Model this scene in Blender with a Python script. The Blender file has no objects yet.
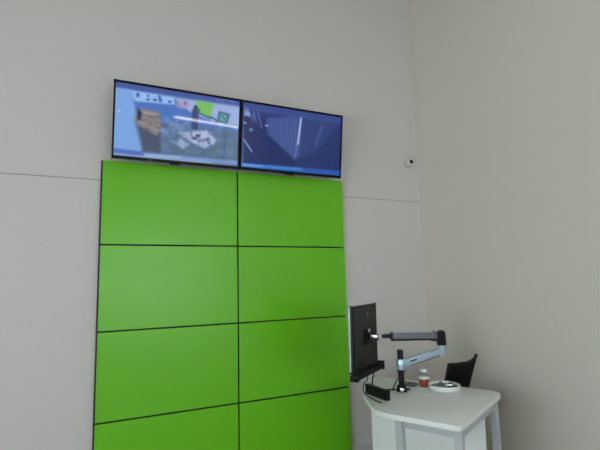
import bpy, bmesh, math, random
import numpy as np
from mathutils import Vector, Matrix

random.seed(4)
sc = bpy.context.scene
COL = sc.collection

# ------------------------------------------------------------------ camera
F, YAW, PITCH, ROLL = 445.0, 0.45258786, 0.12242586, -0.02357227
CAM = Vector((-1.09772732, -3.43788614, 1.52358774))
fw = Vector((math.sin(YAW)*math.cos(PITCH), math.cos(YAW)*math.cos(PITCH), math.sin(PITCH)))
rt0 = Vector((math.cos(YAW), -math.sin(YAW), 0))
up0 = rt0.cross(fw)
rt = math.cos(ROLL)*rt0 + math.sin(ROLL)*up0
up = -math.sin(ROLL)*rt0 + math.cos(ROLL)*up0
cd = bpy.data.cameras.new('camera')
cd.sensor_width = 36.0
cd.lens = F/600*36
cd.clip_start = 0.05
camo = bpy.data.objects.new('camera', cd)
COL.objects.link(camo)
camo.matrix_world = Matrix(((rt.x, up.x, -fw.x, CAM.x), (rt.y, up.y, -fw.y, CAM.y), (rt.z, up.z, -fw.z, CAM.z), (0, 0, 0, 1)))
sc.camera = camo

# ------------------------------------------------------------------ world, exposure
wd = bpy.data.worlds.new('sky')
sc.world = wd
wd.use_nodes = True
bg = wd.node_tree.nodes['Background']
bg.inputs[0].default_value = (0.85, 0.94, 1.0, 1)
bg.inputs[1].default_value = 4.8
sc.view_settings.view_transform = 'Standard'
sc.view_settings.look = 'None'
sc.view_settings.exposure = EXPO = 0.35
sc.view_settings.gamma = 1.0
sc.view_settings.use_curve_mapping = False
LAMP = 2.4          # emission of the ceiling lamp diffusers
TUBE = 16.0          # emission of the suspended tube

def ray(px, py):
    return fw + (px-300)/F*rt + (225-py)/F*up
def at(px, py, Z):
    return CAM + Z*ray(px, py)
def on_z(px, py, z):
    d = ray(px, py)
    return CAM + d*((z-CAM.z)/d.z)

# ------------------------------------------------------------------ materials
def lin(c):
    return tuple((v/255/12.92 if v/255 <= .04045 else ((v/255+.055)/1.055)**2.4) for v in c)

def mat(name, rgb, rough=0.5, metal=0.0, var=0.04, scale=6.0, bump=0.0, bscale=200.0, spec=0.5, coat=0.0, trans=0.0):
    m = bpy.data.materials.new(name)
    m.use_nodes = True
    nt = m.node_tree
    b = nt.nodes['Principled BSDF']
    c = lin(rgb)
    tc = nt.nodes.new('ShaderNodeTexCoord')
    n = nt.nodes.new('ShaderNodeTexNoise')
    n.inputs['Scale'].default_value = scale
    n.inputs['Detail'].default_value = 4
    nt.links.new(tc.outputs['Object'], n.inputs['Vector'])
    mx = nt.nodes.new('ShaderNodeMix')
    mx.data_type = 'RGBA'
    mx.inputs[6].default_value = tuple(v*(1-var) for v in c)+(1,)
    mx.inputs[7].default_value = tuple(min(1, v*(1+var)) for v in c)+(1,)
    nt.links.new(n.outputs['Fac'], mx.inputs[0])
    nt.links.new(mx.outputs[2], b.inputs['Base Color'])
    b.inputs['Roughness'].default_value = rough
    b.inputs['Metallic'].default_value = metal
    b.inputs['Specular IOR Level'].default_value = spec
    b.inputs['Coat Weight'].default_value = coat
    b.inputs['Transmission Weight'].default_value = trans
    if bump:
        n2 = nt.nodes.new('ShaderNodeTexNoise')
        n2.inputs['Scale'].default_value = bscale
        nt.links.new(tc.outputs['Object'], n2.inputs['Vector'])
        bp = nt.nodes.new('ShaderNodeBump')
        bp.inputs['Strength'].default_value = bump
        bp.inputs['Distance'].default_value = 0.002
        nt.links.new(n2.outputs['Fac'], bp.inputs['Height'])
        nt.links.new(bp.outputs[0], b.inputs['Normal'])
    return m

def emit(name, rgb, strength):
    m = bpy.data.materials.new(name)
    m.use_nodes = True
    b = m.node_tree.nodes['Principled BSDF']
    b.inputs['Base Color'].default_value = (.8, .8, .8, 1)
    b.inputs['Emission Color'].default_value = tuple(rgb)+(1,)
    b.inputs['Emission Strength'].default_value = strength
    return m

def screen_mat(name):
    m = bpy.data.materials.new(name)
    m.use_nodes = True
    nt = m.node_tree
    b = nt.nodes['Principled BSDF']
    b.inputs['Base Color'].default_value = (.006, .006, .008, 1)
    b.inputs['Roughness'].default_value = 0.04
    a = nt.nodes.new('ShaderNodeVertexColor')
    a.layer_name = 'picture'
    nt.links.new(a.outputs['Color'], b.inputs['Emission Color'])
    b.inputs['Emission Strength'].default_value = 0.86/2**EXPO
    return m

def thin_glass(name, tint=(1, 1, 1), refl=.08):
    m = bpy.data.materials.new(name)
    m.use_nodes = True
    nt = m.node_tree
    out = nt.nodes['Material Output']
    t = nt.nodes.new('ShaderNodeBsdfTransparent')
    t.inputs[0].default_value = tuple(tint)+(1,)
    g = nt.nodes.new('ShaderNodeBsdfGlossy')
    g.inputs['Roughness'].default_value = .03
    x = nt.nodes.new('ShaderNodeMixShader')
    x.inputs[0].default_value = refl
    nt.links.new(t.outputs[0], x.inputs[1])
    nt.links.new(g.outputs[0], x.inputs[2])
    nt.links.new(x.outputs[0], out.inputs['Surface'])
    return m

M = {
    'wall': mat('painted_wall', (214, 207, 205), .75, var=.012, scale=1.3, bump=.05, bscale=120),
    'wallr': mat('painted_side_wall', (222, 213, 204), .75, var=.012, scale=1.3, bump=.05, bscale=120),
    'seam': mat('seam_shadow_gap', (150, 148, 146), .8, var=.02),
    'ceil': mat('ceiling_paint', (176, 172, 162), .9, var=.01),
    'floor': mat('grey_vinyl', (128, 126, 122), .45, var=.10, scale=14),
    'base': mat('skirting_paint', (200, 200, 198), .5, var=.01),
    'green': mat('green_laminate', (107, 194, 20), .30, var=.03, scale=2.0, bump=.02, bscale=300),
    'core': mat('black_laminate_core', (30, 28, 24), .6, var=.1),
    'bezel': mat('gloss_black_plastic', (8, 8, 13), .4, var=.05, spec=.2),
    'black': mat('matt_black_plastic', (15, 15, 17), .5, var=.08, spec=.3),
    'mblack': mat('monitor_back_plastic', (23, 21, 22), .42, var=.06, scale=3),
    'screen': screen_mat('lit_screen'),
    'off': mat('dark_glass', (8, 8, 10), .08, var=.02),
    'silver': mat('brushed_aluminium', (186, 206, 226), .30, .6, var=.05, scale=30),
    'chrome': mat('polished_chrome', (225, 228, 230), .12, 1.0, var=.02),
    'grey': mat('mid_grey_plastic', (120, 120, 126), .4, .3, var=.04),
    'dgrey': mat('dark_grey_print', (60, 66, 74), .5, var=.05),
    'mark': mat('pale_grey_print', (120, 116, 114), .5, var=.03),
    'white': mat('white_plastic', (236, 236, 234), .35, var=.015),
    'desk': mat('white_desk_laminate', (240, 240, 240), .32, var=.02, scale=5),
    'desk_edge': mat('desk_edge_band', (206, 206, 204), .5, var=.02),
    'steel': mat('painted_steel_leg', (196, 198, 200), .4, .2, var=.03),
    'mesh': mat('black_mesh_fabric', (13, 12, 13), .9, var=.25, scale=160, bump=.6, bscale=500, spec=.2),
    'seat': mat('black_seat_fabric', (26, 26, 29), .95, var=.2, scale=120, bump=.5, bscale=400),
    'dishin': mat('blue_grey_bowl_lining', (118, 132, 148), .18, .35, var=.12, scale=22),
    'orange': mat('orange_gel', (206, 84, 44), .3, var=.12, scale=40),
    'clear': thin_glass('clear_plastic', (.90, .91, .93), .16),
    'pane': thin_glass('window_pane', (.95, .97, .96), .06),
    'label': mat('white_label', (228, 228, 232), .5, var=.02),
    'paper': mat('white_paper', (236, 236, 238), .7, var=.02),
    'lens': mat('black_lens', (8, 8, 9), .1, var=.02),
    'dome': mat('camera_white', (224, 223, 218), .4, var=.02),
    'lamp': emit('lamp_diffuser', (1.0, .97, .91), LAMP),
    'tube': emit('tube_diffuser', (1.0, .98, .95), TUBE),
    'rubber': mat('black_rubber', (18, 18, 18), .7, var=.1),
}

# ------------------------------------------------------------------ mesh helpers (author in world space)
INV = {}
def new_bm():
    return bmesh.new()

def box(bm, lo, hi, bev=0.0, seg=2):
    lo, hi = Vector(lo), Vector(hi)
    return obox(bm, (lo+hi)/2, (Vector((1, 0, 0)), Vector((0, 1, 0)), Vector((0, 0, 1))), hi-lo, bev, seg)

def obox(bm, c, ax, size, bev=0.0, seg=2):
    r = bmesh.ops.create_cube(bm, size=1.0)
    vs = r['verts']
    for v in vs:
        k = v.co.copy()
        v.co = Vector(c) + ax[0]*(k.x*size[0]) + ax[1]*(k.y*size[1]) + ax[2]*(k.z*size[2])
    if bev:
        es = list({e for v in vs for e in v.link_edges})
        bmesh.ops.bevel(bm, geom=es, offset=bev, segments=seg, profile=.5, affect='EDGES')

def frame_of(d):
    d = d.normalized()
    h = Vector((0, 0, 1)) if abs(d.z) < .9 else Vector((1, 0, 0))
    u = d.cross(h).normalized()
    return u, d.cross(u).normalized(), d

def loft(bm, rings, closed=False, caps=True):
    vv = [[bm.verts.new(p) for p in r] for r in rings]
    n = len(vv[0])
    m = len(vv)
    for i in range(m if closed else m-1):
        a, b = vv[i], vv[(i+1) % m]
        for k in range(n):
            bm.faces.new((a[k], a[(k+1) % n], b[(k+1) % n], b[k]))
    if caps and not closed:
        bm.faces.new(list(reversed(vv[0])))
        bm.faces.new(vv[-1])

def tube(bm, pts, r, seg=12):
    pts = [Vector(p) for p in pts]
    rs = r if isinstance(r, (list, tuple)) else [r]*len(pts)
    rings = []
    u = None
    for i, p in enumerate(pts):
        d = (pts[min(i+1, len(pts)-1)] - pts[max(i-1, 0)]).normalized()
        if u is None:
            u, v, _ = frame_of(d)
        else:
            u = (u - d*u.dot(d)).normalized()
            v = d.cross(u).normalized()
        rings.append([p + rs[i]*(math.cos(2*math.pi*k/seg)*u + math.sin(2*math.pi*k/seg)*v) for k in range(seg)])
    loft(bm, rings)

def lathe(bm, c, prof, seg=32, axis=Vector((0, 0, 1))):
    u, v, d = frame_of(axis)
    rings = [[Vector(c) + d*z + max(r, 1e-4)*(math.cos(2*math.pi*k/seg)*u + math.sin(2*math.pi*k/seg)*v) for k in range(seg)] for r, z in prof]
    loft(bm, rings)

def prism(bm, poly, z0, z1, bev=0.0):
    lo = [bm.verts.new((p[0], p[1], z0)) for p in poly]
    hi = [bm.verts.new((p[0], p[1], z1)) for p in poly]
    n = len(poly)
    fs = [bm.faces.new(list(reversed(lo))), bm.faces.new(hi)]
    for k in range(n):
        bm.faces.new((lo[k], lo[(k+1) % n], hi[(k+1) % n], hi[k]))
    if bev:
        es = [e for f in fs for e in f.edges]
        bmesh.ops.bevel(bm, geom=es, offset=bev, segments=2, profile=.5, affect='EDGES')

def spline(pts, n=8):
    pts = [Vector(p) for p in pts]
    P = [2*pts[0]-pts[1]] + pts + [2*pts[-1]-pts[-2]]
    out = []
    for i in range(1, len(P)-2):
        for k in range(n):
            t = k/n
            out.append(.5*((2*P[i]) + (P[i+1]-P[i-1])*t + (2*P[i-1]-5*P[i]+4*P[i+1]-P[i+2])*t*t + (3*P[i]-P[i-1]-3*P[i+1]+P[i+2])*t**3))
    out.append(pts[-1])
    return out

def obj(name, bm, m, parent=None, smooth=True, origin=None, sharp=35):
    bmesh.ops.recalc_face_normals(bm, faces=bm.faces)
    me = bpy.data.meshes.new(name)
    X = Matrix.Identity(4)
    if parent is not None:
        X = INV[parent.name]
    elif origin is not None:
        X = Matrix.Translation(-Vector(origin))
    bm.transform(X)
    bm.to_mesh(me)
    bm.free()
    for k in (m if isinstance(m, (list, tuple)) else [m]):
        me.materials.append(M[k])
    if smooth:
        me.polygons.foreach_set('use_smooth', [True]*len(me.polygons))
        me.set_sharp_from_angle(angle=math.radians(sharp))
    o = bpy.data.objects.new(name, me)
    COL.objects.link(o)
    INV[o.name] = X
    if parent is not None:
        o.parent = parent
    elif origin is not None:
        o.location = origin
    return o

def tag(o, label, cat, group=None):
    o['label'] = label
    o['category'] = cat
    if group:
        o['group'] = group
    return o

def thing(name, label, cat, loc, group=None):
    o = bpy.data.objects.new(name, None)
    o.empty_display_size = .1
    COL.objects.link(o)
    o.location = loc
    INV[o.name] = Matrix.Translation(-Vector(loc))
    return tag(o, label, cat, group)

def struct(o):
    o['kind'] = 'structure'
    return o

# ------------------------------------------------------------------ room
XL, XR, YB, H = -4.5, 1.92, -7.5, 4.8
SEAM = 2.2694
bm = new_bm(); box(bm, (XL-.15, .004, -.1), (XR+.15, .15, H)); wb = struct(obj('wall_back', bm, 'seam', smooth=False))
bm = new_bm(); box(bm, (XL, 0, 0), (XR, .004, SEAM-.003)); obj('wall_panel', bm, 'wall', wb, False)
bm = new_bm(); box(bm, (XL, 0, SEAM+.003), (XR, .004, H)); obj('wall_panel', bm, 'wall', wb, False)
bm = new_bm(); box(bm, (XR, YB-.15, -.1), (XR+.15, .004, H)); struct(obj('wall_right', bm, 'wallr', smooth=False))
LY0, LY1, LZ0, LZ1 = -6.4, -1.8, .5, 2.9
bm = new_bm()
box(bm, (XL-.15, YB-.15, -.1), (XL, LY0, H)); box(bm, (XL-.15, LY1, -.1), (XL, .004, H))
box(bm, (XL-.15, LY0, -.1), (XL, LY1, LZ0)); box(bm, (XL-.15, LY0, LZ1), (XL, LY1, H))
struct(obj('wall_left', bm, 'wall', smooth=False))
bm = new_bm()
for k in range(5):
    y = LY0+(LY1-LY0-.05)*k/4
    box(bm, (XL-.10, y, LZ0), (XL-.04, y+.05, LZ1))
for z in (LZ0, LZ1-.05):
    box(bm, (XL-.10, LY0, z), (XL-.04, LY1, z+.05))
w2 = struct(obj('added_left_window', bm, 'white', smooth=False))  # unseen window, added to throw more light on the right wall
for k in range(4):
    y = LY0+(LY1-LY0-.05)*k/4
    bm = new_bm(); box(bm, (XL-.073, y+.05, LZ0+.05), (XL-.067, y+(LY1-LY0-.05)/4, LZ1-.05)); obj('pane', bm, 'pane', w2, False)
bm = new_bm(); box(bm, (XL-.15, YB-.15, -.1), (XR+.15, .15, 0)); struct(obj('floor', bm, 'floor', smooth=False))
bm = new_bm(); box(bm, (XL-.15, YB-.15, H), (XR+.15, .15, H+.1)); struct(obj('ceiling', bm, 'ceil', smooth=False))
# rear wall behind the viewer with a wide window
WX0, WX1, WZ0, WZ1 = -1.2, 1.7, .7, 2.6
bm = new_bm()
box(bm, (XL, YB-.15, 0), (WX0, YB, H)); box(bm, (WX1, YB-.15, 0), (XR, YB, H))
box(bm, (WX0, YB-.15, 0), (WX1, YB, WZ0)); box(bm, (WX0, YB-.15, WZ1), (WX1, YB, H))
struct(obj('wall_rear', bm, 'wall', smooth=False))
bm = new_bm()
for x in (WX0, WX0+(WX1-WX0)/3, WX0+2*(WX1-WX0)/3, WX1-.05):
    box(bm, (x, YB-.10, WZ0), (x+.05, YB-.04, WZ1))
for z in (WZ0, WZ1-.05):
    box(bm, (WX0, YB-.10, z), (WX1, YB-.04, z+.05))
win = struct(obj('window_1', bm, 'white', smooth=False))
for k in range(3):
    x = WX0 + k*(WX1-WX0)/3
    bm = new_bm(); box(bm, (x+.05, YB-.073, WZ0+.05), (x+(WX1-WX0)/3, YB-.067, WZ1-.05)); obj('pane', bm, 'pane', win, False)
bm = new_bm(); box(bm, (XL, -.012, 0), (-1.012, 0, .09), .003); box(bm, (.992, -.012, 0), (XR, 0, .09), .003)
struct(obj('baseboard_back', bm, 'base', smooth=False))
bm = new_bm(); box(bm, (XR-.012, YB, 0), (XR, -.012, .09), .003); struct(obj('baseboard_right', bm, 'base', smooth=False))

# lamps
LAMPS = [((-2.6, -3.2), 'white ceiling lamp nearest the left end of the panelled wall'),
         ((.4, -3.2), 'white ceiling lamp in front of the two wall screens'),
         ((-2.6, -5.6), 'white ceiling lamp farther back near the left window'),
         ((.4, -5.6), 'white ceiling lamp midway between screens and rear window')]
for (x, y), lab in LAMPS:
    t = thing('ceiling_lamp', lab, 'lamp', (x, y, H), 'ceiling lamps')
    bm = new_bm(); box(bm, (x-.65, y-.2, H-.07), (x+.65, y+.2, H), .01); obj('housing', bm, 'white', t, False)
    bm = new_bm(); box(bm, (x-.62, y-.17, H-.08), (x+.62, y+.17, H-.0705)); obj('diffuser', bm, 'lamp', t, False)
TZ, TY = 3.32, -6.0
t = thing('tube_lamp', 'suspended tube lamp mirrored as a thin streak in the screens', 'lamp', (1.1, TY, H))
bm = new_bm(); tube(bm, [(.42, TY, TZ+.02), (1.82, TY, TZ-.02)], .015); obj('tube', bm, 'tube', t)
bm = new_bm(); box(bm, (.40, TY-.03, TZ+.03), (1.84, TY+.03, TZ+.07)); obj('batten', bm, 'white', t, False)
for x in (.6, 1.6):
    bm = new_bm(); tube(bm, [(x, TY, TZ+.07), (x, TY, H)], .003, 6); obj('wire', bm, 'grey', t)

# ------------------------------------------------------------------ green panelled partition
PW, PH = .995, .6
g = thing('panel_partition', 'tall bright green panelled partition with black joints against the wall', 'panelling', (0, 0, 0))
bm = new_bm(); box(bm, (-1.0, -.02, 0), (.99, -.0005, 2.404)); obj('backing_board', bm, 'core', g, False)
bm = new_bm(); box(bm, (-1.010, -.0395, 0), (-1.0005, -.0005, 2.406), .001, 1); obj('edge_strip', bm, 'core', g, False)
GAP = .0055
for r in range(4):
    for c, (x0, x1) in enumerate(((-1.0, 0), (0, .99))):
        a0 = x0 + (GAP if c == 1 else 0); a1 = x1 - (GAP if c == 0 else 0)
        z0 = r*PH + (GAP if r else 0); z1 = (r+1)*PH - (GAP if r < 3 else -.006)
        bm = new_bm()
        obox(bm, ((a0+a1)/2, -.030, (z0+z1)/2), (Vector((1, 0, 0)), Vector((0, 1, 0)), Vector((0, 0, 1))), (a1-a0, .0195, z1-z0), .0012, 1)
        bm.normal_update()
        for f in bm.faces:
            f.material_index = 0 if f.normal.y < -.5 else 1
        obj('panel', bm, ['green', 'core'], g, False)

# ------------------------------------------------------------------ screens
def homog(src):
    # maps photo pixels -> unit square, src: TL, TR, BR, BL
    dst = [(0, 0), (1, 0), (1, 1), (0, 1)]
    A, B = [], []
    for (x, y), (u, v) in zip(src, dst):
        A += [[x, y, 1, 0, 0, 0, -u*x, -u*y], [0, 0, 0, x, y, 1, -v*x, -v*y]]
        B += [u, v]
    h = np.linalg.solve(np.array(A, float), np.array(B, float))
    return np.append(h, 1).reshape(3, 3)

class Picture:
    def __init__(s, w, h, corners, scale, off, base):
        s.w, s.h = w, h
        s.H = homog(corners)
        s.sc, s.off = scale, off
        yy, xx = np.mgrid[0:h, 0:w]
        s.U, s.V = (xx)/(w-1), (yy)/(h-1)
        Hi = np.linalg.inv(s.H)
        q = np.stack([s.U, s.V, np.ones_like(s.U)], -1) @ Hi.T
        s.X, s.Y = q[..., 0]/q[..., 2], q[..., 1]/q[..., 2]
        s.X = (s.X-off[0])*scale; s.Y = (s.Y-off[1])*scale      # in crop units
        s.img = np.zeros((h, w, 3)) + np.array(base, float)
    def soft(s, d, col, a, fe):
        k = np.clip(.5 - d/fe, 0, 1)[..., None]*a
        s.img = s.img*(1-k) + np.array(col, float)*k
    def poly(s, pts, col, a=1.0, fe=8.0):
        d = np.full(s.X.shape, 1e9); inside = np.zeros(s.X.shape, bool)
        n = len(pts)
        for i in range(n):
            (x0, y0), (x1, y1) = pts[i], pts[(i+1) % n]
            ex, ey = x1-x0, y1-y0
            t = np.clip(((s.X-x0)*ex+(s.Y-y0)*ey)/(ex*ex+ey*ey+1e-9), 0, 1)
            d = np.minimum(d, np.hypot(s.X-x0-t*ex, s.Y-y0-t*ey))
            c = ((y0 > s.Y) != (y1 > s.Y))
            with np.errstate(divide='ignore', invalid='ignore'):
                inside ^= c & (s.X < ex*(s.Y-y0)/(ey if abs(ey) > 1e-9 else 1e-9)+x0)
        s.soft(np.where(inside, -d, d), col, a, fe)
    def line(s, p, q, w, col, a=1.0, fe=5.0):
        ex, ey = q[0]-p[0], q[1]-p[1]
        t = np.clip(((s.X-p[0])*ex+(s.Y-p[1])*ey)/(ex*ex+ey*ey), 0, 1)
        s.soft(np.hypot(s.X-p[0]-t*ex, s.Y-p[1]-t*ey)-w/2, col, a, fe)
    def blob(s, c, rx, ry, col, a=1.0, fe=.5):
        s.soft(np.hypot((s.X-c[0])/rx, (s.Y-c[1])/ry)-1, col, a, fe)

def pic_left():
    P = Picture(260, 146, [(115.6, 81.5), (240.2, 102.5), (238.3, 167.3), (112.8, 155.6)], 4.286, (105, 75), (104, 130, 182))
    rnd = random.Random(2)
    P.poly([(30, 40), (125, 60), (128, 160), (140, 215), (168, 335), (30, 325)], (126, 168, 226))
    P.poly([(160, 330), (240, 200), (600, 235), (600, 390), (160, 350)], (92, 116, 152), 1, 30)
    P.poly([(240, 300), (600, 300), (600, 390), (240, 360)], (84, 108, 128), .7, 60)
    P.poly([(120, 110), (300, 128), (395, 168), (580, 225), (580, 246), (250, 200), (140, 150)], (80, 118, 190), 1, 12)
    P.poly([(118, 66), (300, 98), (300, 130), (128, 113)], (150, 188, 240))
    for x, y, w, h in ((141, 86, 8, 10), (187, 90, 5, 6), (186, 106, 8, 5), (236, 96, 6, 9), (240, 110, 8, 8), (216, 108, 10, 6), (280, 117, 8, 6)):
        P.blob((x, y), w, h, (62, 88, 160), .85)
    P.poly([(300, 100), (600, 145), (600, 222), (490, 212), (372, 165)], (160, 176, 224))
    P.blob((336, 130), 28, 18, (176, 152, 192), .7)
    P.blob((348, 124), 8, 9, (110, 90, 140), .6)
    P.poly([(395, 112), (472, 128), (452, 190), (384, 158)], (122, 190, 104), 1, 10)
    P.poly([(492, 158), (540, 172), (526, 216), (482, 202)], (64, 108, 136), 1, 6)
    P.poly([(499, 168), (530, 177), (520, 206), (492, 197)], (112, 164, 172), 1, 8)
    P.line((505, 178), (518, 196), 6, (70, 110, 120), .8)
    for a, b in (((455, 182), (490, 205)), ((410, 168), (455, 190))):
        P.line(a, b, 7, (56, 92, 120), .9)
    # mottled counters and floor
    for k in range(70):
        x, y = rnd.uniform(240, 570), rnd.uniform(215, 350)
        P.blob((x, y), rnd.uniform(8, 26), rnd.uniform(5, 16), rnd.choice([(110, 138, 184), (78, 98, 128), (92, 112, 126), (120, 142, 170)]), .35, 1.0)
    P.line((262, 190), (330, 240), 16, (136, 160, 210), .45, 14)
    P.line((300, 250), (360, 205), 14, (140, 165, 212), .4, 14)
    # dark figure
    P.poly([(376, 150), (408, 150), (404, 185), (400, 236), (374, 234)], (58, 66, 112), .9)
    P.blob((392, 142), 9, 9, (48, 62, 100), .9)
    P.blob((403, 154), 10, 8, (60, 120, 60), .6)
    P.line((384, 196), (384, 232), 8, (110, 96, 110), .4)
    # stack of cartons
    P.poly([(130, 196), (236, 240), (244, 335), (164, 333)], (78, 88, 110), 1, 22)
    P.poly([(138, 150), (165, 146), (236, 162), (242, 232), (224, 262), (140, 216), (126, 196)], (138, 132, 132), 1, 9)
    for k in range(40):
        P.blob((rnd.uniform(145, 236), rnd.uniform(160, 245)), rnd.uniform(4, 14), rnd.uniform(2, 6), rnd.choice([(172, 164, 158), (110, 106, 112), (146, 132, 124), (92, 92, 108)]), .45, .8)
    for y in (172, 192, 212):
        P.line((150, y), (238, y+16), 5, (104, 94, 98), .5)
    P.poly([(140, 142), (158, 160), (156, 192), (138, 196)], (40, 48, 88), .9)
    P.line((168, 160), (226, 172), 6, (180, 172, 166), .7)
    P.line((150, 205), (225, 240), 6, (172, 162, 156), .6)
    # papers on the counter
    P.poly([(314, 250), (380, 246), (440, 240), (486, 288), (432, 318), (372, 290)], (176, 192, 226), .95, 10)
    P.poly([(298, 296), (330, 278), (366, 300), (342, 322)], (172, 188, 222), .9, 10)
    for k in range(26):
        x = rnd.uniform(345, 462); y = 250+.30*(x-345)+rnd.uniform(-8, 26)
        a_ = rnd.uniform(-.2, .9); l_ = rnd.uniform(5, 18)
        P.line((x, y), (x+l_*math.cos(a_), y+l_*math.sin(a_)), rnd.uniform(3, 7), rnd.choice([(48, 56, 88), (60, 70, 104), (206, 216, 240)]), .8, 6)
    for k in range(40):
        x, y = rnd.uniform(245, 340), rnd.uniform(200, 290)
        P.blob((x, y), rnd.uniform(4, 14), rnd.uniform(3, 10), rnd.choice([(140, 164, 212), (84, 104, 146), (120, 146, 196), (70, 86, 120)]), .4, .9)
    for k in range(30):
        x = rnd.uniform(250, 575)
        P.line((x, rnd.uniform(225, 300)), (x-6, rnd.uniform(310, 365)), rnd.uniform(3, 10), rnd.choice([(108, 132, 168), (76, 96, 118), (100, 120, 132)]), .3, 8)
    # window bars of the recorder software
    P.poly([(20, -20), (620, 70), (620, 142), (20, 48)], (74, 92, 156), .95, 8)
    for a, b in (((480, 110), (515, 115)), ((535, 118), (560, 122))):
        P.line(a, b, 5, (126, 140, 196), .7)
    P.poly([(20, 314), (168, 332), (168, 350), (20, 340)], (76, 106, 186), .9)
    P.poly([(166, 334), (620, 376), (620, 392), (166, 352)], (124, 154, 208), .9)
    P.line((175, 345), (325, 356), 5, (190, 208, 240), .6)
    P.blob((58, 156), 5, 5, (200, 220, 250), .8)
    return P

def pic_right():
    P = Picture(240, 135, [(244.2, 103.0), (341.8, 117.4), (339.0, 176.4), (241.9, 168.4)], 5.0, (235, 95), (44, 58, 112))
    P.poly([(20, 100), (165, 130), (300, 325), (300, 400), (20, 380)], (34, 46, 98), .9, 30)
    P.poly([(160, 120), (330, 105), (530, 132), (470, 210), (405, 286), (300, 326), (165, 200)], (68, 88, 148), .95, 16)
    for k in range(14):
        x = 175+k*12
        P.line((x, 118), (x+6-k*.6, 190+k*10), 3, (92, 108, 168) if k % 2 else (62, 76, 134), .5, 5)
    P.poly([(340, 108), (530, 132), (470, 210), (405, 286), (320, 318)], (46, 60, 112), .75, 14)
    P.poly([(400, 285), (540, 130), (540, 390), (300, 380), (300, 326)], (40, 54, 106), .8, 20)
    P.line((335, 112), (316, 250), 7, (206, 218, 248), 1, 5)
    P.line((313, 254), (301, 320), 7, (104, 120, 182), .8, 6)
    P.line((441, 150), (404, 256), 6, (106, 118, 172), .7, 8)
    P.poly([(52, 62), (72, 66), (86, 116), (52, 110)], (146, 168, 222), .9, 10)
    for a, b in (((96, 78), (110, 140)), ((116, 80), (138, 168)), ((100, 100), (90, 140))):
        P.line(a, b, 8, (96, 116, 176), .8, 8)
    P.line((38, 140), (60, 148), 6, (226, 232, 248), .9)  # end of the tube lamp's reflection, painted into the picture
    P.blob((85, 180), 10, 8, (120, 142, 200), .8)
    P.blob((162, 158), 9, 4, (200, 214, 244), .8)
    P.line((50, 230), (88, 290), 6, (176, 194, 236), .9)
    P.poly([(30, 30), (50, 40), (46, 390), (28, 390)], (92, 112, 172), .7, 10)
    P.poly([(20, 10), (560, 90), (560, 148), (20, 78)], (66, 82, 150), .7, 14)
    P.poly([(20, 345), (300, 366), (560, 384), (560, 420), (20, 390)], (44, 88, 172), 1, 8)
    P.line((40, 356), (330, 376), 12, (64, 144, 222), .9, 10)
    for k in range(6):
        P.blob((52+k*16, 357+k*1.2), 4, 4, (190, 222, 248), .8)
    return P

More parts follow.
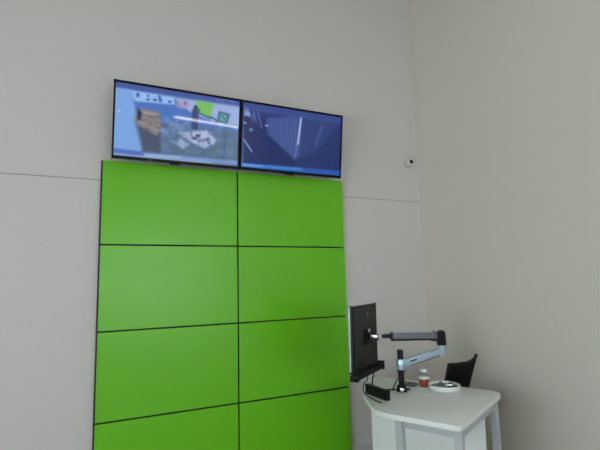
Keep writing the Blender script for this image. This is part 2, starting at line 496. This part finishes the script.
TILT = math.atan2(.07, .545)
TW, TH = .926, .550
def television(xc, label, pic):
    bot = Vector((xc, -.152, 2.400))
    ux = Vector((1, 0, 0)); uz = Vector((0, -math.sin(TILT), math.cos(TILT))); un = uz.cross(ux)
    un = Vector((0, -math.cos(TILT), -math.sin(TILT)))           # towards the viewer
    def P(a, b, c):                                              # across, up, out
        return bot + ux*a + uz*b + un*c
    ax = (ux, un, uz)
    t = thing('television', label, 'television', bot, 'wall screens')
    bm = new_bm()
    for s in (-1, 1):
        obox(bm, P(s*(TW/2-.006), TH/2, -.012), ax, (.012, .03, TH), .002, 1)
    obox(bm, P(0, TH-.008, -.012), ax, (TW-.02, .0296, .016), .002, 1)
    obox(bm, P(0, .010, -.012), ax, (TW-.02, .0296, .020), .002, 1)
    obj('bezel', bm, 'bezel', t, False)
    bm = new_bm(); obox(bm, P(0, TH/2, -.029), ax, (TW-.006, .012, TH-.004), .004, 2)
    obox(bm, P(0, TH*.42, -.045), ax, (TW*.72, .03, TH*.62), .012, 2); obj('back_cover', bm, 'black', t, False)
    # picture
    w, h = pic.w, pic.h
    x0, x1, z0, z1 = -TW/2+.012, TW/2-.012, .020, TH-.016
    me = bpy.data.meshes.new('screen')
    vs = [bot*0 + (ux*(x0+(x1-x0)*i/(w-1)) + uz*(z1+(z0-z1)*j/(h-1)) + un*(-.003)) for j in range(h) for i in range(w)]
    fs = [(j*w+i, (j+1)*w+i, (j+1)*w+i+1, j*w+i+1) for j in range(h-1) for i in range(w-1)]
    me.from_pydata([tuple(v) for v in vs], [], fs)
    im = pic.img
    for _ in range(2):
        p_ = np.pad(im, ((1, 1), (1, 1), (0, 0)), mode='edge')
        im = (p_[:-2, 1:-1]+p_[2:, 1:-1]+p_[1:-1, :-2]+p_[1:-1, 2:]+2*p_[1:-1, 1:-1])/6
    c = np.clip(im/255, 0, 1)
    c = np.where(c <= .04045, c/12.92, ((c+.055)/1.055)**2.4).reshape(-1, 3)
    c = np.clip(c*1.12-.018, 0, 1)
    at_ = me.color_attributes.new('picture', 'FLOAT_COLOR', 'POINT')
    at_.data.foreach_set('color', np.hstack([c, np.ones((len(c), 1))]).astype(np.float32).ravel())
    me.materials.append(M['screen'])
    o = bpy.data.objects.new('screen', me)
    COL.objects.link(o); o.parent = t
    o['label'] = 'lit glossy display panel'
    bm = new_bm(); obox(bm, P(-.03, -.004, -.010), ax, (.07, .02, .012), .003, 2); obj('sensor_bump', bm, 'black', t, False)
    bm = new_bm(); obox(bm, P(-TW*.22, .006, .0035), ax, (.018, .0015, .005)); obj('badge', bm, 'mark', t, False)
    # wall bracket
    bm = new_bm()
    box(bm, (xc-.18, -.006, 2.55), (xc+.18, -.0005, 2.80), .001, 1)
    for s in (-.14, .14):
        q = P(s, TH*.42, -.06)
        box(bm, (xc+s-.012, q.y, q.z-.15), (xc+s+.012, q.y+.012, q.z+.15))
        tube(bm, [(xc+s, -.006, q.z-.04), (xc+s, q.y+.004, q.z)], .012, 10)
    obj('wall_bracket', bm, 'black', t, False)
    return t

television(-.4870, 'left wall screen showing a bright blue camera view of counters and cartons', pic_left())
television(.4445, 'right wall screen showing a dark navy night camera view', pic_right())

# ------------------------------------------------------------------ small wall camera
c = Vector((1.788, 0, 2.652))
t = thing('security_camera', 'small round white security camera with black lens on the wall', 'camera', c)
dn = Vector((0, -1, 0))
bm = new_bm(); lathe(bm, c+dn*.0005, [(0, 0), (.044, 0), (.046, .004), (.044, .014), (.036, .020), (0, .020)], 32, dn); obj('mounting_ring', bm, 'base', t)
hd = (Vector((-.10, -1, .12))).normalized()
bm = new_bm(); bmesh.ops.create_uvsphere(bm, u_segments=28, v_segments=16, radius=.034, matrix=Matrix.Translation(c+dn*.034)); obj('ball_housing', bm, 'dome', t)
ls = (Vector((-.16, -1, .14))).normalized()
bm = new_bm(); lathe(bm, c+dn*.034+ls*.024, [(0, 0), (.019, 0), (.019, .009), (.016, .011), (0, .012)], 24, ls); ln = obj('lens', bm, 'lens', t)

# ------------------------------------------------------------------ desk
DA = Vector((.44, -.898, 0)); DB = Vector((.898, .44, 0)); D0 = Vector((1.06, -.37, 0)); DZ = .74
def dk(a, b, z=DZ):
    q = D0 + DA*a + DB*b
    return Vector((q.x, q.y, z))
def rounded(pts, rad):
    out = []
    n = len(pts)
    for i in range(n):
        p0, p, p1 = Vector(pts[i-1]), Vector(pts[i]), Vector(pts[(i+1) % n])
        r = rad[i]
        a = p + (p0-p).normalized()*r; b = p + (p1-p).normalized()*r
        for k in range(7):
            s = k/6
            out.append((1-s)**2*a + 2*s*(1-s)*p + s*s*b)
    return out
ab = [(0, 0), (0, -.21), (.165, -.53), (.44, -.86), (.945, -.86), (.945, 0)]
poly = rounded([dk(*q) for q in ab], [.03, .08, .1, .1, .04, .09])
t = thing('desk', 'white desk with one rounded end beside the green partition', 'desk', dk(.5, -.4, 0))
bm = new_bm(); prism(bm, poly, DZ-.028, DZ, .003); top = obj('desktop', bm, 'desk', t, True)
for a, b in ((.10, -.08), (.90, -.08), (.55, -.76), (.90, -.76)):
    bm = new_bm()
    q = dk(a, b, 0)
    obox(bm, q+Vector((0, 0, (DZ-.028)/2+.004)), (DA, DB, Vector((0, 0, 1))), (.045, .045, DZ-.028-.008), .004, 2)
    lg = obj('leg', bm, 'steel', t, False)
    bm = new_bm(); lathe(bm, q, [(0, 0), (.022, 0), (.022, .006), (.012, .009), (0, .009)], 16); obj('foot', bm, 'rubber', lg)
bm = new_bm()
obox(bm, dk(.5, -.08, DZ-.06), (DA, DB, Vector((0, 0, 1))), (.755, .03, .06)); obox(bm, dk(.90, -.42, DZ-.06), (DA, DB, Vector((0, 0, 1))), (.03, .63, .06))
obox(bm, dk(.725, -.76, DZ-.06), (DA, DB, Vector((0, 0, 1))), (.30, .03, .06))
obj('apron', bm, 'steel', t, False)
bm = new_bm(); obox(bm, dk(.5, -.30, .45), (DA, DB, Vector((0, 0, 1))), (.80, .016, .50), .002, 1)
obox(bm, dk(.12, -.19, .45), (DA, DB, Vector((0, 0, 1))), (.02, .2, .03)); obj('modesty_panel', bm, 'desk', t, False)

# ------------------------------------------------------------------ monitor (frame of its own)
mr = Vector((.838, .545, 0)).normalized()
mc = Vector((.662, -.800, 1.121))
MT = math.radians(0.5)
mn0 = Vector((mr.y, -mr.x, 0))                               # towards the viewer: the back
mu = (Vector((0, 0, 1))*math.cos(MT) + mn0*math.sin(MT)).normalized()
mn = mr.cross(mu).normalized()
if mn.dot(mn0) < 0:
    mn = -mn
MW, MH = .425, .435
def mp(a, b, c):
    return mc + mr*a + mu*b + mn*c
max_ = (mr, mn, mu)
t = thing('monitor', 'black desktop monitor seen from behind on the arm', 'monitor', mp(0, -MH/2, 0))
bm = new_bm()
obox(bm, mp(0, 0, -.006), max_, (MW, .011, MH), .005, 2)
body = obj('back_shell', bm, 'mblack', t, False)
bm = new_bm(); obox(bm, mp(0, .0, .0015), max_, (MW*.93, .010, MH*.90), .004, 2); obj('rear_housing', bm, 'mblack', t, False)
bm = new_bm()
for s in (-1, 1):
    obox(bm, mp(s*(MW/2-.007), 0, -.0135), max_, (.018, .004, MH+.002), .002, 1)
    obox(bm, mp(0, s*(MH/2-.007), -.0135), max_, (MW-.022, .0038, .018), .002, 1)
fb = obj('front_bezel', bm, 'silver', t, False); fb['label'] = 'thin silver front bezel'
bm = new_bm(); obox(bm, mp(0, 0, -.0135), max_, (MW-.03, .004, MH-.03)); obj('screen', bm, 'off', t, False)
# bar hanging below the rear edge
bm = new_bm(); obox(bm, mp(.016, -MH/2-.008, .010), max_, (MW+.032, .038, .036), .013, 3); br = obj('speaker_bar', bm, 'black', t, True)
br['label'] = 'black bar along the lower edge'
bm = new_bm(); lathe(bm, mp(-MW/2+.020, -MH/2-.010, .0292), [(0, 0), (.007, 0), (.006, .003), (0, .0035)], 14, mn); obj('screw', bm, 'chrome', br)
# maker's mark and plate
bm = new_bm(); lathe(bm, mp(.035, .150, 0.0070), [(0, 0), (.015, 0), (.015, .001), (0, .001)], 20, mn); obj('round_mark', bm, 'mark', t)
bm = new_bm(); obox(bm, mp(.035, .174, 0.0073), max_, (.020, .001, .008)); obj('name_mark', bm, 'dgrey', t, False)
for dz in (-.07, .0):
    bm = new_bm(); obox(bm, mp(-.09, -.155+dz*.2, 0.0073), max_, (.07, .001, .004)); obj('vent_slot', bm, 'lens', t, False)
# cables
def cable(name, pts, r, parent, m='rubber'):
    bm = new_bm(); tube(bm, spline(pts, 8), r, 8); return obj(name, bm, m, parent, origin=None if parent else pts[0])
c0 = mp(.0, -MH/2-.022, .006)
tag(cable('power_cable', [c0, c0+Vector((.0, .0, -.05)), at(363.6, 384, 2.98), on_z(364.6, 393, DZ+.022), dk(.32, -.655, DZ+.006), dk(.40, -.70, DZ+.006)], .0035, None), 'thin black cable hanging from the monitor onto the desk edge', 'cable')
c1 = mp(.098, -MH/2-.022, .010)
tag(cable('video_cable', [c1, c1+Vector((.004, 0, -.03)), at(372.6, 378, 3.06), at(372.4, 384, 3.08), dk(.20, -.41, DZ+.008), dk(.30, -.36, DZ+.006), dk(.34, -.33, DZ+.006)], .0045, None), 'thicker black cable looping from monitor towards the pole', 'cable')

# ------------------------------------------------------------------ monitor arm
pb = on_z(402, 391.3, DZ)
pole_x = pb.x; pole_y = pb.y
Zp = (pb-CAM).dot(fw)
def on_pole(py):
    # height of a point of the pole seen at image row py
    best = min(((abs(225-F*((Vector((pole_x, pole_y, DZ+k*.001))-CAM).dot(up))/((Vector((pole_x, pole_y, DZ+k*.001))-CAM).dot(fw))-py), DZ+k*.001) for k in range(0, 500)))
    return best[1]
z_top, z_c0, z_c1 = on_pole(351.0), on_pole(369.5), on_pole(359.0)
t = thing('monitor_mount', 'silver and black articulated monitor mount on a black desk pole', 'monitor mount', pb)
V = lambda z: Vector((pole_x, pole_y, z))
bm = new_bm(); tube(bm, [V(DZ+.02), V(z_top)], .0205, 24); obj('pole', bm, 'black', t)
bm = new_bm(); lathe(bm, V(z_top-.004), [(0, 0), (.0225, 0), (.0225, .008), (.018, .012), (0, .012)], 24); obj('pole_cap', bm, 'rubber', t)
bm = new_bm()
lathe(bm, V(DZ), [(0, 0), (.036, 0), (.036, .012), (.032, .030), (.026, .045), (0, .045)], 28)
obox(bm, V(DZ+.005)+DB*.03, (DA, DB, Vector((0, 0, 1))), (.06, .08, .010), .002, 1)
bs = obj('base_clamp', bm, 'black', t)
kd = (CAM-V(DZ)); kd.z = 0; kd.normalize()
bm = new_bm(); lathe(bm, V(DZ+.018)+kd*.024, [(0, 0), (.014, 0), (.017, .008), (.013, .022), (0, .025)], 18, kd+Vector((0, 0, .12))); obj('clamp_knob', bm, 'chrome', bs)
# swivel collar
bm = new_bm(); lathe(bm, V(z_c0), [(.021, 0), (.028, .001), (.030, .008), (.030, z_c1-z_c0-.006), (.027, z_c1-z_c0), (.021, z_c1-z_c0)], 28); obj('collar', bm, 'silver', t)
bm = new_bm(); lathe(bm, V(z_c0-.012), [(.0206, 0), (.026, .001), (.026, .011), (.0206, .011)], 24); obj('lock_ring', bm, 'black', t)
# lower arm
zm = (z_c0+z_c1)/2
e0 = V(zm)
e1 = at(442.0, 350.5, 3.22)
def beam(bm, p, q, w0, h0, w1, h1, bev=.006, side=None):
    d = (q-p).normalized()
    s = d.cross(Vector((0, 0, 1))).normalized()
    u_ = s.cross(d).normalized()
    n = 16
    def ring(c, w, h):
        out = []
        for k in range(n):
            a = 2*math.pi*(k+.5)/n
            cx, cy = math.cos(a), math.sin(a)
            e = .35
            out.append(c + s*(w/2*math.copysign(abs(cx)**e, cx)) + u_*(h/2*math.copysign(abs(cy)**e, cy)))
        return out
    loft(bm, [ring(p, w0, h0), ring(p.lerp(q, .5), (w0+w1)/2, (h0+h1)/2), ring(q, w1, h1)])
    return s, u_, d
ld = (e1-e0).normalized()
bm = new_bm(); s_, u_, d_ = beam(bm, e0+ld*.024, e1, .036, .052, .036, .046); lo = obj('lower_arm', bm, 'silver', t)
L = (e1-e0).length
sd = s_ if s_.dot(CAM-e0) > 0 else -s_
bm = new_bm(); obox(bm, e0+ld*(.075+L*.06)+sd*.0185+u_*.004, (ld, sd, u_), (.055, .0015, .010)); mk = obj('name_strip', bm, 'dgrey', lo, False)
bm = new_bm(); obox(bm, e0.lerp(e1, .55)-u_*.026, (ld, sd, u_), (L*.7, .026, .006), .002, 1); obj('cable_channel', bm, 'grey', lo, False)
# elbow
zl = e1.z-.026
el = Vector((e1.x, e1.y, 0))
E = lambda z: Vector((el.x, el.y, z))
ub = at(437.5, 335.5, 3.20)
zj = e1.z+.040
bm = new_bm(); lathe(bm, E(zl), [(0, 0), (.030, 0), (.034, .006), (.034, zj-zl-.004), (.031, zj-zl), (0, zj-zl)], 28); obj('elbow_lower', bm, 'silver', t)
zt = ub.z+.032
bm = new_bm(); lathe(bm, E(zj), [(0, 0), (.031, 0), (.033, .006), (.032, zt-zj-.020), (.022, zt-zj-.003), (0, zt-zj)], 28)
obox(bm, E(ub.z).lerp(ub, 1.0)+Vector((0, 0, -.002)), (rt0, Vector((rt0.y, -rt0.x, 0)), Vector((0, 0, 1))), (.05, .05, .056), .010, 2)
obj('elbow_upper', bm, 'black', t)
# upper arm
vm = mp(.030, .004, .0075)                                    # mount point on the monitor back
ua = at(436, 335.3, 3.20)
uc = at(391.5, 336.0, 3.08)
bm = new_bm(); s2, u2, d2 = beam(bm, uc, ua, .044, .046, .048, .050); obj('upper_arm', bm, 'silver' if False else 'grey', t)
bm = new_bm(); obox(bm, uc.lerp(ua, .5)-u2*.026, (d2, s2, u2), ((ua-uc).length*.96, .040, .010), .003, 1); obj('arm_underside', bm, 'black', t, False)
bm = new_bm(); obox(bm, uc.lerp(ua, .5)+u2*.0245, (d2, s2, u2), ((ua-uc).length*.96, .036, .006), .002, 1); obj('arm_top_cover', bm, 'silver', t, False)
bm = new_bm(); lathe(bm, uc.lerp(ua, .90)-u2*.038-s2*.0, [(0, 0), (.008, 0), (.008, .012), (0, .012)], 12, u2); obj('tension_screw', bm, 'black', t)
# head joint
hj = at(381.5, 336.2, 3.055)
bm = new_bm(); beam(bm, hj, uc+d2*.01, .020, .022, .040, .034); obj('head_joint', bm, 'black', t)
bm = new_bm()
hv = at(379.5, 337.0, 3.05)
lathe(bm, hv-Vector((0, 0, .020)), [(0, 0), (.017, 0), (.018, .004), (.018, .036), (.015, .040), (0, .040)], 20)
q1 = vm+mn*.024
beam(bm, q1, hv, .030, .030, .026, .026)
obj('swivel_bracket', bm, 'chrome', t)
bm = new_bm(); obox(bm, vm+mn*.005, max_, (.10, .008, .10), .003, 1); vp = obj('mount_plate', bm, 'black', t, False)
bm = new_bm(); obox(bm, vm+mn*.010+mu*.036, max_, (.036, .004, .028), .002, 1); obj('bright_plate', bm, 'chrome', vp, False)
bm = new_bm(); lathe(bm, vm+mn*.008, [(0, 0), (.028, 0), (.026, .014), (0, .014)], 20, mn); obj('tilt_pivot', bm, 'black', vp)
# loose cable tail beside the pole
cable('cable_tail', [V(DZ+.085)-rt0*.022, V(DZ+.075)-rt0*.034, at(396.2, 381.5, Zp), at(394.3, 385.5, Zp), on_z(392.8, 389, DZ+.006)], .004, t)

# ------------------------------------------------------------------ low black box on the desk
P1, P2 = on_z(368.6, 383.6, .80), on_z(389.5, 390.8, .80)
dx = (P2-P1); Lb = dx.length; dx.normalize(); dy = Vector((-dx.y, dx.x, 0))
if dy.dot(CAM-P1) < 0:
    dy = -dy
cb = (P1+P2)/2 + dy*.013
t = thing('desk_box', 'low narrow black box standing on the desk below the monitor', 'box', (cb.x, cb.y, DZ))
bm = new_bm(); obox(bm, Vector((cb.x, cb.y, DZ+.0245)), (dx, dy, Vector((0, 0, 1))), (Lb, .026, .049), .003, 1); obj('body', bm, 'black', t, False)
bm = new_bm(); obox(bm, Vector((cb.x, cb.y, DZ+.0545)), (dx, dy, Vector((0, 0, 1))), (Lb+.003, .029, .011), .003, 1); obj('lid', bm, 'black', t, False)

# ------------------------------------------------------------------ bottle with orange contents
bc = on_z(424.3, 385.8, DZ)
t = thing('bottle', 'small clear bottle with orange contents and white top on the desk', 'bottle', bc)
k = 1.0
bm = new_bm(); lathe(bm, bc, [(0, 0), (.034, 0), (.037, .005), (.037, .066), (.033, .080), (.022, .092), (.022, .098), (0, .098)], 28); obj('body', bm, 'clear', t)
bm = new_bm(); lathe(bm, bc+Vector((0, 0, .002)), [(0, 0), (.033, 0), (.0355, .004), (.0355, .046), (0, .047)], 28); obj('contents', bm, 'orange', t)
bm = new_bm(); lathe(bm, bc+Vector((0, 0, .0985)), [(0, 0), (.025, 0), (.026, .003), (.026, .020), (.023, .024), (0, .024)], 28); cp = obj('cap', bm, 'label', t)
bm = new_bm(); lathe(bm, bc+Vector((0, 0, .052)), [(.0372, 0), (.0376, 0), (.0376, .016), (.0372, .016)], 28); obj('label_band', bm, 'label', t)

# ------------------------------------------------------------------ round white dish
dc = on_z(444.6, 389.6, DZ)
t = thing('round_dish', 'round white dish with blue-grey inside near the desk end', 'dish', dc)
R = .110
bm = new_bm(); lathe(bm, dc, [(0, 0), (R*.80, 0), (R*.92, .006), (R, .022), (R, .032), (R*.955, .037), (R*.90, .034), (R*.84, .022), (R*.80, .016), (0, .016)], 48); obj('bowl', bm, 'white', t)
bm = new_bm(); lathe(bm, dc+Vector((0, 0, .0165)), [(0, 0), (R*.78, 0), (R*.82, .006), (R*.80, .010), (R*.55, .007), (0, .006)], 40); obj('lining', bm, 'dishin', t)
q = dc+Vector((0, 0, .030))
t2 = thing('metal_clip', 'small silver clip leaning inside the round white dish', 'clip', q)
bm = new_bm(); tube(bm, [q-rt0*.040, q-rt0*.030+Vector((0, 0, .022)), q-rt0*.022+Vector((0, 0, .024)), q-rt0*.006+Vector((0, 0, .002))], .005, 10); obj('bent_rod', bm, 'dgrey', t2)
bm = new_bm(); obox(bm, q+rt0*.030+Vector((0, 0, .008)), (rt0, Vector((rt0.y, -rt0.x, 0)), Vector((0, 0, 1))), (.05, .03, .014), .004, 2); obj('block', bm, 'chrome', t2)

# ------------------------------------------------------------------ papers on the desk
def sheet(name, label, c, ang, w, h, m, group):
    bm = new_bm()
    ux = Vector((math.cos(ang), math.sin(ang), 0)); uy = Vector((-ux.y, ux.x, 0))
    n = 7
    rows = []
    for dz in (0, .0012):
        rows.append([[bm.verts.new(c + ux*(w*(i/(n-1)-.5)) + uy*(h*(j/(n-1)-.5)) + Vector((0, 0, .001+dz+.010*max(0, i/(n-1)-.7)**2*6))) for i in range(n)] for j in range(n)])
    for j in range(n-1):
        for i in range(n-1):
            a = rows[1]; bm.faces.new((a[j][i], a[j][i+1], a[j+1][i+1], a[j+1][i]))
            a = rows[0]; bm.faces.new((a[j][i], a[j+1][i], a[j+1][i+1], a[j][i+1]))
    for i in range(n-1):
        for a0, a1 in (((0, i), (0, i+1)), ((n-1, i+1), (n-1, i)), ((i+1, 0), (i, 0)), ((i, n-1), (i+1, n-1))):
            bm.faces.new((rows[0][a0[0]][a0[1]], rows[0][a1[0]][a1[1]], rows[1][a1[0]][a1[1]], rows[1][a0[0]][a0[1]]))
    tag(obj(name, bm, m, None, True, origin=c), label, 'paper', group)
sheet('paper_sheet', 'white paper sheet lying between the arm and the bottle', on_z(421.5, 390.4, DZ), -.9, .13, .09, 'paper', None)

# grey flat tray behind the sheet
gc = on_z(409.5, 385.3, DZ)
t = thing('card_reader', 'flat grey card reader lying between pole and bottle', 'card reader', gc)
bm = new_bm(); obox(bm, gc+Vector((0, 0, .010)), (DA, DB, Vector((0, 0, 1))), (.11, .07, .019), .005, 2); obj('body', bm, 'grey', t, True)
bm = new_bm(); obox(bm, gc+DA*.02+Vector((0, 0, .0203)), (DA, DB, Vector((0, 0, 1))), (.05, .05, .002)); obj('pad', bm, 'dgrey', t, False)

# ------------------------------------------------------------------ chair
TL, TR = at(450.2, 362.4, 3.36), at(478.0, 361.0, 3.66)
cr = (TR-TL); cr.z = 0; CWd = cr.length; cr.normalize()
cf = Vector((-cr.y, cr.x, 0))                                # facing direction, away from the viewer
if cf.y < 0:
    cf = -cf
topc = (TL+TR)/2
SZ = .46
lean = math.radians(13)
bk = topc - Vector((0, 0, topc.z))                           # ground point below the back's top edge
seat_c = bk + cf*(math.tan(lean)*(topc.z-SZ) + .23)
t = thing('office_chair', 'black mesh-back office chair between the desk and the right wall', 'chair', seat_c)
def cp_(a, f_, z):                                           # across, forward from top edge line, height
    return bk + cr*a + cf*f_ + Vector((0, 0, z))
# backrest: curved mesh sheet with flared upper corners
bm = new_bm()
nu, nv = 15, 11
def back_pt(u, v, off):
    # u -1..1 across, v 0 bottom..1 top
    z0, z1 = .56, topc.z
    wv = CWd/2*(.90+.08*v+.02*v*v*v)
    z = z0 + (z1-z0)*v
    z += (.028*max(0, u)**2.5 - .012*u)*v**3 - .006*v*(1-u*u)
    f_ = math.tan(lean)*(z1-z) + .045*(u*u)*(1-.5*v) - .012
    return cp_(u*wv, f_+off, z)
lay = []
for off in (0, .014):
    lay.append([[bm.verts.new(back_pt(-1+2*i/(nu-1), j/(nv-1), off)) for i in range(nu)] for j in range(nv)])
for j in range(nv-1):
    for i in range(nu-1):
        a = lay[0]; bm.faces.new((a[j][i], a[j][i+1], a[j+1][i+1], a[j+1][i]))
        a = lay[1]; bm.faces.new((a[j][i], a[j+1][i], a[j+1][i+1], a[j][i+1]))
for i in range(nu-1):
    for j in (0, nv-1):
        bm.faces.new((lay[0][j][i], lay[1][j][i], lay[1][j][i+1], lay[0][j][i+1]))
for j in range(nv-1):
    for i in (0, nu-1):
        bm.faces.new((lay[0][j][i], lay[0][j+1][i], lay[1][j+1][i], lay[1][j][i]))
br = obj('backrest', bm, 'mesh', t)
bm = new_bm()
loop = [back_pt(-1, j/10, .007) for j in range(11)] + [back_pt(-1+2*i/14, 1, .007) for i in range(1, 15)] + [back_pt(1, 1-j/10, .007) for j in range(1, 11)]
tube(bm, loop, .009, 10); obj('back_frame', bm, 'black', br)
bm = new_bm(); bmesh.ops.create_uvsphere(bm, u_segments=14, v_segments=8, radius=.015, matrix=Matrix.Translation(back_pt(1, 1, .007))); obj('corner_tip', bm, 'black', br)
# seat
bm = new_bm()
sp = rounded([seat_c+cr*x+cf*y for x, y in ((-.23, -.22), (.23, -.22), (.24, .22), (-.24, .22))], [.05, .05, .08, .08])
prism(bm, [(p.x, p.y) for p in sp], SZ-.06, SZ, .018); obj('seat', bm, 'seat', t)
bm = new_bm()
tube(bm, spline([seat_c+Vector((0, 0, SZ-.07)), seat_c-cf*.20+Vector((0, 0, SZ-.065)), seat_c-cf*.275+Vector((0, 0, SZ-.01)), back_pt(0, .05, -.012)], 8), .018, 12); obj('back_support', bm, 'black', t)
for s in (-1, 1):
    A = back_pt(s*.98, .42, .010)
    bm = new_bm(); tube(bm, spline([A, A+cr*(s*.018)+cf*.03+Vector((0, 0, .004)), A+cr*(s*.020)+cf*.10+Vector((0, 0, .004))], 6), .009, 10)
    ar = obj('armrest', bm, 'black', t)
    bm = new_bm(); obox(bm, A+cr*(s*.020)+cf*.09+Vector((0, 0, .016)), (cr, cf, Vector((0, 0, 1))), (.034, .13, .018), .006, 2); obj('arm_pad', bm, 'rubber', ar)
bm = new_bm(); tube(bm, [seat_c+Vector((0, 0, .10)), seat_c+Vector((0, 0, .30)), seat_c+Vector((0, 0, .301)), seat_c+Vector((0, 0, SZ-.06))], [.026, .026, .016, .016], 16); obj('gas_lift', bm, 'black', t)
bm = new_bm(); lathe(bm, seat_c+Vector((0, 0, .07)), [(0, 0), (.045, 0), (.045, .04), (.03, .05), (0, .05)], 20); obj('hub', bm, 'black', t)
for k in range(5):
    a = 2*math.pi*k/5 + .35
    d = Vector((math.cos(a), math.sin(a), 0))
    bm = new_bm(); beam(bm, seat_c+d*.03+Vector((0, 0, .095)), seat_c+d*.25+Vector((0, 0, .068)), .045, .034, .028, .022); lg = obj('base_leg', bm, 'black', t)
    bm = new_bm(); sx = Vector((-d.y, d.x, 0)); w = seat_c+d*.25+Vector((0, 0, .027))
    for s in (-1, 1):
        lathe(bm, w+sx*(s*.013)-sx*.008, [(0, 0), (.024, 0), (.027, .003), (.027, .013), (.024, .016), (0, .016)], 18, sx)
    tube(bm, [w, w+Vector((0, 0, .036))], .006, 8); obj('caster', bm, 'rubber', lg)
